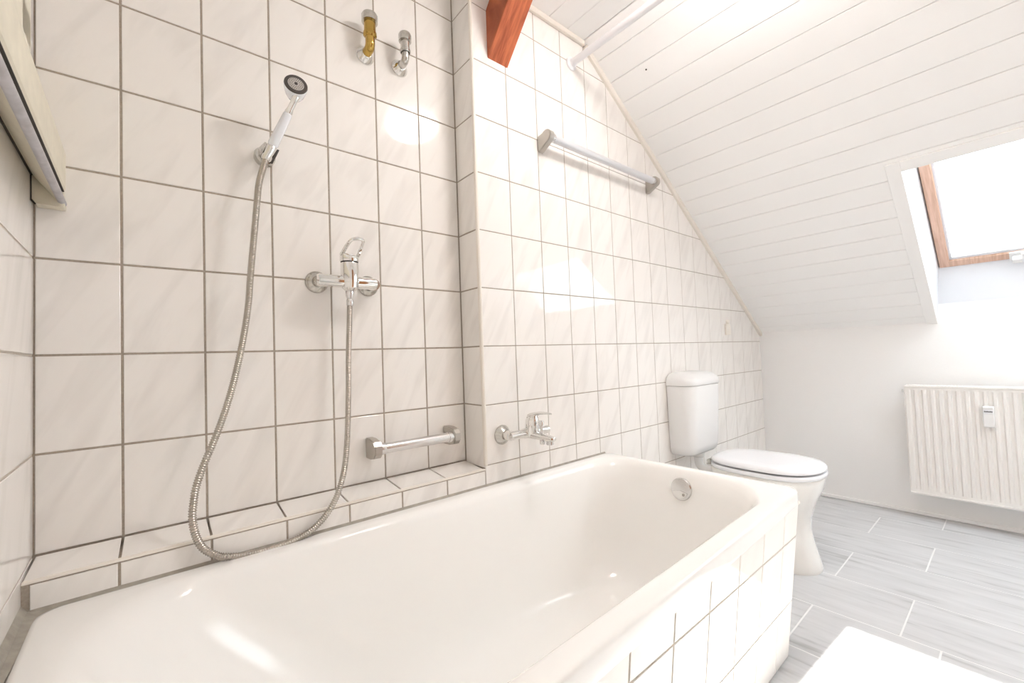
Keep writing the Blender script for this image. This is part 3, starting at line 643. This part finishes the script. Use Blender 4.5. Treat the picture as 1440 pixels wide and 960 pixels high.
loft(bm, lp); mesh_obj('lever', bm, M['chrome'], bt)
bm = B(); lp = []
for t, w, h_ in ((0, .020, .016), (.03, .019, .0135), (.07, .017, .011), (.100, .0155, .010), (.110, .012, .008), (.113, .006, .004)):
    c = Vector((1.18, BY-.006-t, BZ-.004-.05*t))
    lp.append([c + Vector((w*math.cos(2*PI*i/20), 0, h_*math.sin(2*PI*i/20))) for i in range(20)])
loft(bm, lp); mesh_obj('spout', bm, M['chrome'], bt)
bm = B(); lathe(bm, [(.0115, .0), (.0120, -.003), (.0120, -.016), (.010, -.017)], (1.18, BY-.098, BZ-.012), (0, 0, 1), 20); mesh_obj('aerator', bm, M['satin'], bt)
bm = B(); lathe(bm, [(.009, 0), (.0095, -.012), (.008, -.016)], (1.18, BY-.062, BZ-.016), (0, 0, 1), 18); mesh_obj('hose_outlet', bm, M['satin'], bt)
bm = B(); lathe(bm, [(.0055, 0), (.0055, .026), (.009, .028), (.0095, .040), (.006, .044), (0, .045)], (1.18, BY-.060, BZ+.003), (0, 0, 1), 18); mesh_obj('diverter_knob', bm, M['chrome'], bt)

# ------------------------------------------------------------------ toilet
TX = 2.335
wc = thing('toilet', 'white floor-standing toilet with closed lid beyond the bath end', 'toilet', (TX, -.45, FL))
def egg(cx, yb, yf, hw, z, n=40, e=2.25, wide=.60):
    out = []; ym = yb + (yf-yb)*wide
    for i in range(n):
        t = 2*PI*i/n; c, s_ = math.cos(t), math.sin(t); L = abs(yf-ym) if s_ < 0 else abs(yb-ym)
        ee = e if s_ < 0 else 3.2
        rr = (abs(c)**ee + abs(s_)**ee)**(-1/ee)
        out.append(Vector((cx + hw*rr*c, ym + L*rr*s_, z)))
    return out
bm = B()
loft(bm, [egg(TX, -.24, -.698, .118, FL), egg(TX, -.24, -.700, .118, FL+.015), egg(TX, -.25, -.690, .110, FL+.05), egg(TX, -.26, -.672, .099, FL+.12), egg(TX, -.27, -.664, .098, FL+.17),
          egg(TX, -.27, -.668, .108, FL+.22), egg(TX, -.275, -.682, .130, FL+.27), egg(TX, -.275, -.700, .153, FL+.31), egg(TX, -.28, -.716, .168, FL+.345), egg(TX, -.28, -.722, .174, FL+.375), egg(TX, -.28, -.724, .175, FL+.392), egg(TX, -.285, -.720, .171, FL+.397)])
mesh_obj('bowl', bm, M['ceramic'], wc, angle=60)
bm = B()
loft(bm, [egg(TX, -.285, -.728, .178, FL+.399), egg(TX, -.283, -.732, .182, FL+.403), egg(TX, -.283, -.732, .182, FL+.413), egg(TX, -.285, -.729, .179, FL+.418)])
mesh_obj('seat_ring', bm, M['seat'], wc, angle=50)
bm = B()
loft(bm, [egg(TX, -.288, -.722, .173, FL+.424), egg(TX, -.285, -.730, .181, FL+.427), egg(TX, -.285, -.731, .182, FL+.434), egg(TX, -.290, -.724, .176, FL+.442), egg(TX, -.31, -.69, .150, FL+.4465), egg(TX, -.36, -.62, .10, FL+.448)])
mesh_obj('lid', bm, M['seat'], wc, angle=60)
for s_ in (-1, 1):
    bm = B(); box(bm, (TX+s_*.075-.014, -.300, FL+.392), (TX+s_*.075+.014, -.268, FL+.402), .003, 1); lathe(bm, [(.0, -.017), (.0095, -.016), (.0095, .016), (0, .017)], (TX+s_*.075, -.281, FL+.414), (1, 0, 0), 16)
    mesh_obj('hinge', bm, M['worn_chrome'], wc)
for s_ in (-1, 1):
    bm = B(); box(bm, (TX+s_*.128-.008, -.662, FL+.395), (TX+s_*.128+.008, -.640, FL+.402), .002, 1); mesh_obj('buffer', bm, M['seat'], wc)
# low cistern on the wall
ct = thing('cistern', 'white plastic toilet cistern with domed lid, mounted on the tiled wall', 'cistern', (TX, YB, -.15))
def dsh(x0, x1, yf, z, r):   # D-shaped section against the wall
    p = rrect(x0, x1, yf, YB-.002, [.006, .006, r, r], 8)
    return [Vector((x, y - .012*(1-((x-(x0+x1)/2)/((x1-x0)/2))**2) if y < YB-.06 else y, z)) for x, y in p]
bm = B(); A, Bx = 2.168, 2.502
loft(bm, [dsh(A+.05, Bx-.05, -.19, -.170, .03), dsh(A+.028, Bx-.028, -.213, -.166, .042), dsh(A+.016, Bx-.016, -.226, -.152, .05), dsh(A+.010, Bx-.010, -.233, -.125, .055), dsh(A+.004, Bx-.004, -.243, .05, .06), dsh(A+.001, Bx-.001, -.248, .178, .06), dsh(A+.002, Bx-.002, -.247, .181, .06)])
mesh_obj('tank', bm, M['plastic'], ct, angle=60)
bm = B()
loft(bm, [dsh(A-.002, Bx+.002, -.250, .183, .06), dsh(A-.003, Bx+.003, -.252, .187, .06), dsh(A-.003, Bx+.003, -.252, .203, .06), dsh(A+.004, Bx-.004, -.244, .222, .06), dsh(A+.020, Bx-.020, -.228, .236, .055), dsh(A+.05, Bx-.05, -.20, .2455, .045), dsh(A+.09, Bx-.09, -.175, .249, .03)])
mesh_obj('tank_lid', bm, M['plastic'], ct, angle=60)
bm = B(); pts = [(TX, -.185, -.165), (TX, -.185, -.20), (TX, -.188, -.225), (TX, -.20, -.243), (TX, -.225, -.25), (TX, -.262, -.25)]
tube(bm, spline(pts, .008), .021, 18); mesh_obj('flush_pipe', bm, M['plastic'], ct)
bm = B(); lathe(bm, [(.023, 0), (.030, -.004), (.030, -.022), (.024, -.026)], (TX, -.185, -.166), (0, 0, 1), 24); mesh_obj('pipe_nut', bm, M['plastic'], ct)

# ------------------------------------------------------------------ radiator
RX = XR-.10; R0, R1, RB, RT = -.860, -1.86, -.452, .122
ra = thing('radiator', 'white ribbed panel radiator on the low wall below the roof window', 'radiator', (XR-.05, (R0+R1)/2, RB))
pit = .0312; n = int((R0-R1)/pit)
prof = []
y = R0-.012
for k in range(n):
    y0 = R0-.010-pit*k
    prof += [(y0, 0), (y0-pit*.30, 0), (y0-pit*.48, .0075), (y0-pit*.82, .0075)]
prof.append((R0-.010-pit*n, 0))
prof = [(R0, .004), (R0-.004, 0)] + prof + [(R1, .0)]
bm = B()
def rl(z, k): return [Vector((RX + d*k + (0 if 0 < i < len(prof)-1 else .0), yy, z)) for i, (yy, d) in enumerate(prof)]
loft(bm, [rl(RB+.004, 0), rl(RB+.018, 0), rl(RB+.040, 1), rl(RT-.045, 1), rl(RT-.022, 0), rl(RT-.008, 0)], False, False, close=False)
mesh_obj('ribbed_front', bm, M['radiator'], ra, angle=20)
bm = B(); box(bm, (RX+.012, R1+.004, RB), (XR-.035, R0-.004, RT-.012), .003, 1); mesh_obj('body', bm, M['radiator'], ra, smooth=False)
for yy in (R0, R1):
    bm = B(); s_ = 1 if yy == R0 else -1
    box(bm, (RX-.001, min(yy, yy+s_*.002), RB+.004), (XR-.032, max(yy, yy+s_*.002), RT-.004), .0008, 1); mesh_obj('side_panel', bm, M['radiator'], ra, smooth=False)
bm = B(); box(bm, (RX-.003, R1, RT-.010), (RX+.008, R0, RT+.002), .002, 1); box(bm, (XR-.042, R1, RT-.010), (XR-.033, R0, RT+.002), .002, 1)
for k in range(80):
    y_ = R0-.006-(R0-R1-.012)*k/79; box(bm, (RX+.008, y_-.0022, RT-.006), (XR-.042, y_+.0022, RT+.001))
mesh_obj('top_grille', bm, M['radiator'], ra, smooth=False)
bm = B(); box(bm, (RX-.002, R1, RB-.006), (RX+.014, R0, RB+.005), .002, 1); mesh_obj('bottom_edge', bm, M['radiator'], ra, smooth=False)
for yy in (R0-.15, R1+.15):
    bm = B(); box(bm, (XR-.036, yy-.015, RB+.05), (XR+.001, yy+.015, RT-.05), .002, 1); mesh_obj('wall_bracket', bm, M['radiator'], ra, smooth=False)
bm = B(); lathe(bm, [(.008, 0), (.008, .012), (.005, .014)], (RX+.03, R0+.001, RT-.03), (0, 1, 0), 12); mesh_obj('vent_plug', bm, M['satin'], ra)
# heat meter clipped on the ribs
hm = thing('heat_meter', 'small white heat meter with a dark display clipped on the radiator', 'meter', (RX, -1.160, -.07))
bm = B(); lp = [[Vector((RX+.002, y_, z_)) for y_, z_ in rrect(-1.181, -1.142, -.072, .030, .004, 4)], [Vector((RX-.014, y_, z_)) for y_, z_ in rrect(-1.181, -1.142, -.072, .030, .004, 4)], [Vector((RX-.018, y_, z_)) for y_, z_ in rrect(-1.178, -1.145, -.068, .026, .004, 4)]]
loft(bm, lp); mesh_obj('case', bm, M['plastic'], hm, angle=30)
bm = B(); box(bm, (RX-.0195, -1.177, .018), (RX-.017, -1.146, .022), .0005, 1); mesh_obj('top_ridge', bm, M['plastic'], hm, smooth=False)
bm = B(); box(bm, (RX-.0188, -1.178, -.006), (RX-.017, -1.145, .013), .0005, 1); dp = mesh_obj('display', bm, M['seat'], hm, smooth=False)
bm = B()
for k in range(6): 
    y0 = -1.148-k*.0047; hgt = (.0065, .0055, .0065, .005, .0065, .0055)[k]
    box(bm, (RX-.0193, y0-.0036, .0015), (RX-.0186, y0, .0015+hgt))
mesh_obj('digits', bm, M['ink'], dp, smooth=False)
# blind switch box on the tiles
sw = thing('wall_switch', 'small white pull switch on the tiles near the low corner', 'switch', (2.905, YB, .485))
bm = B(); box(bm, (2.876, YB-.014, .443), (2.934, YB+.0005, .512), .004, 2); mesh_obj('case', bm, M['trim'], sw)
bm = B(); lathe(bm, [(.014, 0), (.014, .010), (.010, .014), (0, .015)], (2.912, YB, .524), (0, -1, 0), 16); mesh_obj('knob', bm, M['trim'], sw)
